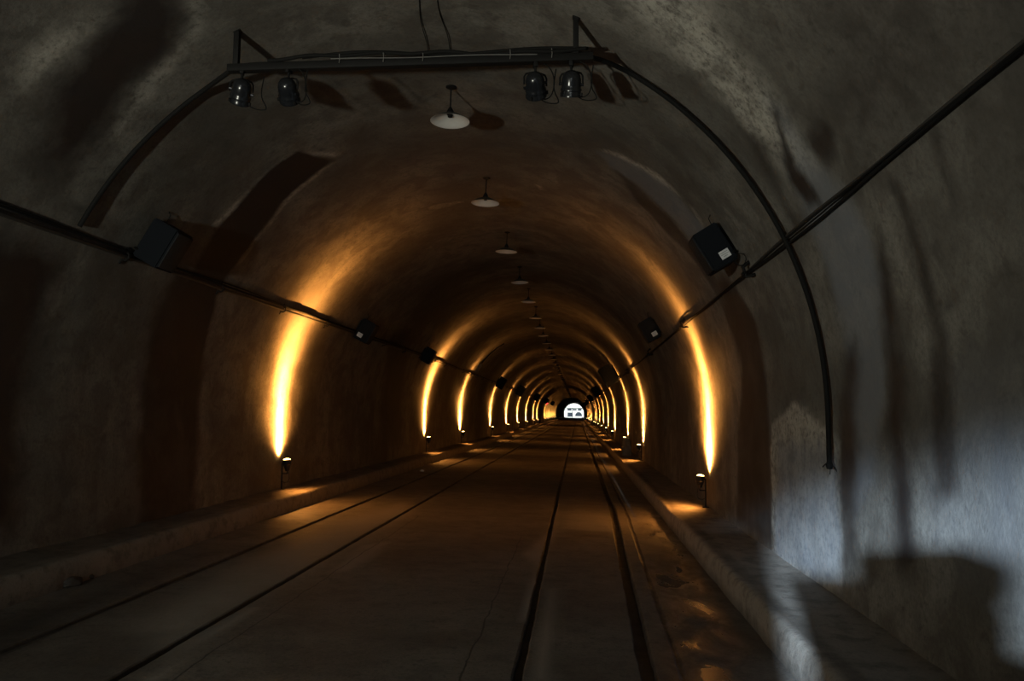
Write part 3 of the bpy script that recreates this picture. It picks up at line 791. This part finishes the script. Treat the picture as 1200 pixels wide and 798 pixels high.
for i, (x, e, rz, lab) in enumerate(SP):
    o = sp0 if i == 0 else copy_tree(sp0)
    o.location = (x, YB - .005, ZB - .035); o.rotation_euler = (0, 0, rz); o.scale = (.86, .86, .86)
    tag(o, lab, 'spotlight', 'stage spotlights under the beam')
    aim_can(o, *e)
    k = MB(); sx = 1 if i != 2 else 1
    q = [Vector((.0, .05, -.27)), Vector((.10, .07, -.31)), Vector((.17, .05, -.27)), Vector((.19, .02, -.14)), Vector((.15, 0, -.03)), Vector((.08, .02, .02))]
    if i == 0: q = [Vector((.02, .05, -.27)), Vector((.10, .07, -.33)), Vector((.20, .05, -.345)), Vector((.24, .03, -.33)), Vector((.17, .02, -.22)), Vector((.20, .02, -.02))]
    k.tube(chaikin(q, 2), .006, 6); k.build('lead', M['rubber'], o)

# two hanging thin wires from the crown in front of the beam
for i, (a, b2) in enumerate((((485, -25), (500, 66)), ((506, -25), (527, 64)))):
    k = MB(); pts = []
    for t in np.linspace(0, 1, 12):
        s, y = on_vault(a[0] + (b2[0] - a[0]) * t + 1.5 * math.sin(t * 9 + i), a[1] + (b2[1] - a[1]) * t); pts.append(vpt(s, y, .012))
    k.tube(pts, .004, 6)
    thing1('ceiling_wire', k, M['rubber'], ['thin dark wire on the ceiling above the beam, left of the two', 'thin dark wire on the ceiling above the beam, right of the two'][i], 'wire', 'ceiling wires above the beam')

# ------------------------------------------------------------------ small things on the ground
def rock(name, c, r, seed, lab, mat):
    b = MB(); bmesh.ops.create_icosphere(b.bm, subdivisions=3, radius=1)
    for v in b.bm.verts:
        d = 1 + .35 * noise.noise(v.co * 1.3 + Vector((seed, 0, 0))) + .12 * noise.noise(v.co * 4 + Vector((seed, 3, 0)))
        v.co = Vector((v.co.x * r[0], v.co.y * r[1], v.co.z * r[2])) * d
    o = b.build(name, mat); o.location = c; tag(o, lab, 'stone'); return o
for px, py, r, lab, mt in ((78, 685, (.10, .12, .05), 'dark flat stone against the left kerb, left of the pair', 'stone'), (97, 677, (.07, .10, .06), 'dark lump of stone against the left kerb, right of the pair', 'stone')):
    x, y = on_road(px, py); rock('stone', T(x, y, road_z(x) + .03), r, px, lab, M[mt])
x, y = on_road(491, 553); rock('stone', T(x, y, road_z(x) + .01), (.05, .05, .03), 5, 'small pale stone on the road beside the far left kerb', M['paper'])
b = MB(); b.box((0, 0, .17), (.30, .5, .34), bev=.03); b.lathe([(.02, .30), (.15, .30), (.16, .36), (.15, .46), (.11, .54), (.0, .57)], 16, Matrix.Translation((.0, 0, .04)))
o = b.build('concrete_block', M['walk']); o.location = T(1.70, 27.6, ZR + .002); tag(o, 'round-topped concrete block on the right walkway beyond the second uplight', 'block')

# ------------------------------------------------------------------ outside the far mouth
pc = T(CX, Y1, H - 1.55)
g = MB(); g.box((pc.x, Y1 + 60, pc.z - .3), (160, 120, .6)); o = g.build('ground', M['yard'], None, False); o['kind'] = 'structure'
YF = Y1 + 24; k = YF / FOC
hb = empty('building', (pc.x + .3, YF, pc.z)); tag(hb, 'white building with dark openings outside the far tunnel mouth', 'building')
b = MB(); b.box((0, 2.5, 1.75), (6.2, 5, 3.5)); b.build('wall', M['plaster'], hb, False)
b = MB(); b.box((0, 2.4, 3.62), (6.8, 5.6, .28), bev=.03); b.build('roof_slab', M['tile'], hb, False)
b = MB(); b.box((-2.0, -.03, 3.0), (1.5, .1, .7)); b.build('window', M['dark_glass'], hb, False)
b = MB(); b.box((1.9, -.03, 3.0), (1.3, .1, .7)); b.build('window', M['dark_glass'], hb, False)
b = MB(); b.box((0, -.03, 3.0), (1.4, .1, .5)); b.build('window', M['dark_glass'], hb, False)
b = MB(); b.box((-1.75, -.03, 1.1), (1.9, .1, 1.5)); b.build('doorway', M['dark_glass'], hb, False)
b = MB(); bm = b.bm
arc = [(1.3 * math.cos(a), 1.55 * math.sin(a)) for a in np.linspace(0, PI, 17)]
v0 = [bm.verts.new((1.5 + x, -.06, .55 + z)) for x, z in arc]; v1 = [bm.verts.new((1.5 + x, .1, .55 + z)) for x, z in arc]
bm.faces.new(v0); bm.faces.new(v1[::-1])
for i in range(17): bm.faces.new((v0[i], v0[(i + 1) % 17], v1[(i + 1) % 17], v1[i]))
b.build('arched_doorway', M['dark_glass'], hb, False)
po = MB(); po.tube([(pc.x - .55, Y1 + 14, pc.z), (pc.x - .55, Y1 + 14, pc.z + 4.3)], .09, 8); thing1('post', po, M['iron'], 'dark post standing in the bright far tunnel mouth', 'post')
tr = empty('tree', (pc.x + 5.5, Y1 + 34, pc.z)); tag(tr, 'tree behind the building outside the far tunnel mouth', 'tree')
b = MB(); b.tube([(0, 0, 0), (.1, 0, 2), (0, .1, 4)], [.2, .16, .1], 8); b.build('trunk', M['rust'], tr)
b = MB(); bmesh.ops.create_icosphere(b.bm, subdivisions=4, radius=2.2, matrix=Matrix.Translation((0, 0, 4.6)))
for v in b.bm.verts: v.co += (v.co - Vector((0, 0, 4.6))) * .5 * noise.noise(v.co * .9)
b.build('crown', M['leaf'], tr)

# ------------------------------------------------------------------ unseen blocks added behind the camera to shadow the right wall
def case(name, x0, x1, y, z0, z1, d, lab, cat):
    r = empty(name, ((x0 + x1) / 2, y, z0)); tag(r, lab, cat)
    b = MB(); b.box((0, 0, (z1 - z0) * .46), (x1 - x0, d, (z1 - z0) * .92), bev=.04); b.build('body', M['bin'], r)
    b = MB(); b.box((0, 0, (z1 - z0) * .96), (x1 - x0, d + .02, (z1 - z0) * .08), bev=.02); b.build('lid', M['bin'], r)
    b = MB(); b.tube([(-.08, -d / 2, (z1 - z0) * .7), (-.08, -d / 2 - .04, (z1 - z0) * .7), (.08, -d / 2 - .04, (z1 - z0) * .7), (.08, -d / 2, (z1 - z0) * .7)], .01, 6); b.build('handle', M['iron'], r)
case('occluder_narrow', .56, .86, -.5, road_z(.7), H + .17, .36, 'added tall narrow grey occluder on the road beside the camera', 'locker')
case('occluder_mid', .287, .555, -.5, road_z(.4), H + .05, .36, 'added grey case on the road beside the tall locker', 'case')
case('occluder_low', .865, 1.34, -.5, road_z(1.1), H - .21, .36, 'added wide grey occluder against the right kerb beside the camera', 'box')
case('occluder_wide', -1.0, .165, -.5, road_z(-.4), H + .35, .36, 'added wide grey occluder standing on the road behind the camera', 'cabinet')

# ------------------------------------------------------------------ light
W = bpy.data.worlds.new('daylight'); S.world = W; W.use_nodes = True
bg = W.node_tree.nodes['Background']; bg.inputs[0].default_value = (.93, 1.0, .97, 1); bg.inputs[1].default_value = 2.2

def spot(name, loc, target, energy, col, size, blend, rad):
    l = bpy.data.lights.new(name, 'SPOT'); l.energy = energy; l.color = col; l.spot_size = math.radians(size); l.spot_blend = blend; l.shadow_soft_size = rad
    o = bpy.data.objects.new(name, l); COL.objects.link(o); o.location = loc
    o.rotation_euler = (Vector(target) - Vector(loc)).to_track_quat('-Z', 'Y').to_euler(); return o
# work light standing to the left of the photographer, and an added bluish spot further back
spot('work_light', (-3.5, -.2, H + .1), (-.7, 8, H + 3.9), 860, (.98, .98, .83), 108, 1.0, .10)
spot('rear_spot', (-2.1, -12, H + 2.2), (2.05, 4.6, H - 1.30), 92000, (.58, .77, .97), 8.2, .9, .165).scale = (1.45, 1, 1)  # added spot for the bluish light from behind, source unseen

# ------------------------------------------------------------------ camera
cd = bpy.data.cameras.new('camera'); cam = bpy.data.objects.new('camera', cd); COL.objects.link(cam)
cd.sensor_width = 36; cd.lens = 36 * FOC / 1200; cd.clip_end = 1000; cd.clip_start = .05
cam.matrix_world = Matrix.Translation((0, 0, H)) @ Matrix((R2, U2, -Fv)).transposed().to_4x4()
S.camera = cam
S.view_settings.view_transform = 'Standard'; S.view_settings.look = 'None'; S.view_settings.gamma = 1; S.view_settings.exposure = 0
S.view_settings.use_curve_mapping = False
S.cycles.use_denoising = True
S.cycles.max_bounces = 6; S.cycles.diffuse_bounces = 4; S.cycles.sample_clamp_indirect = 2.5
S.cycles.use_light_tree = True
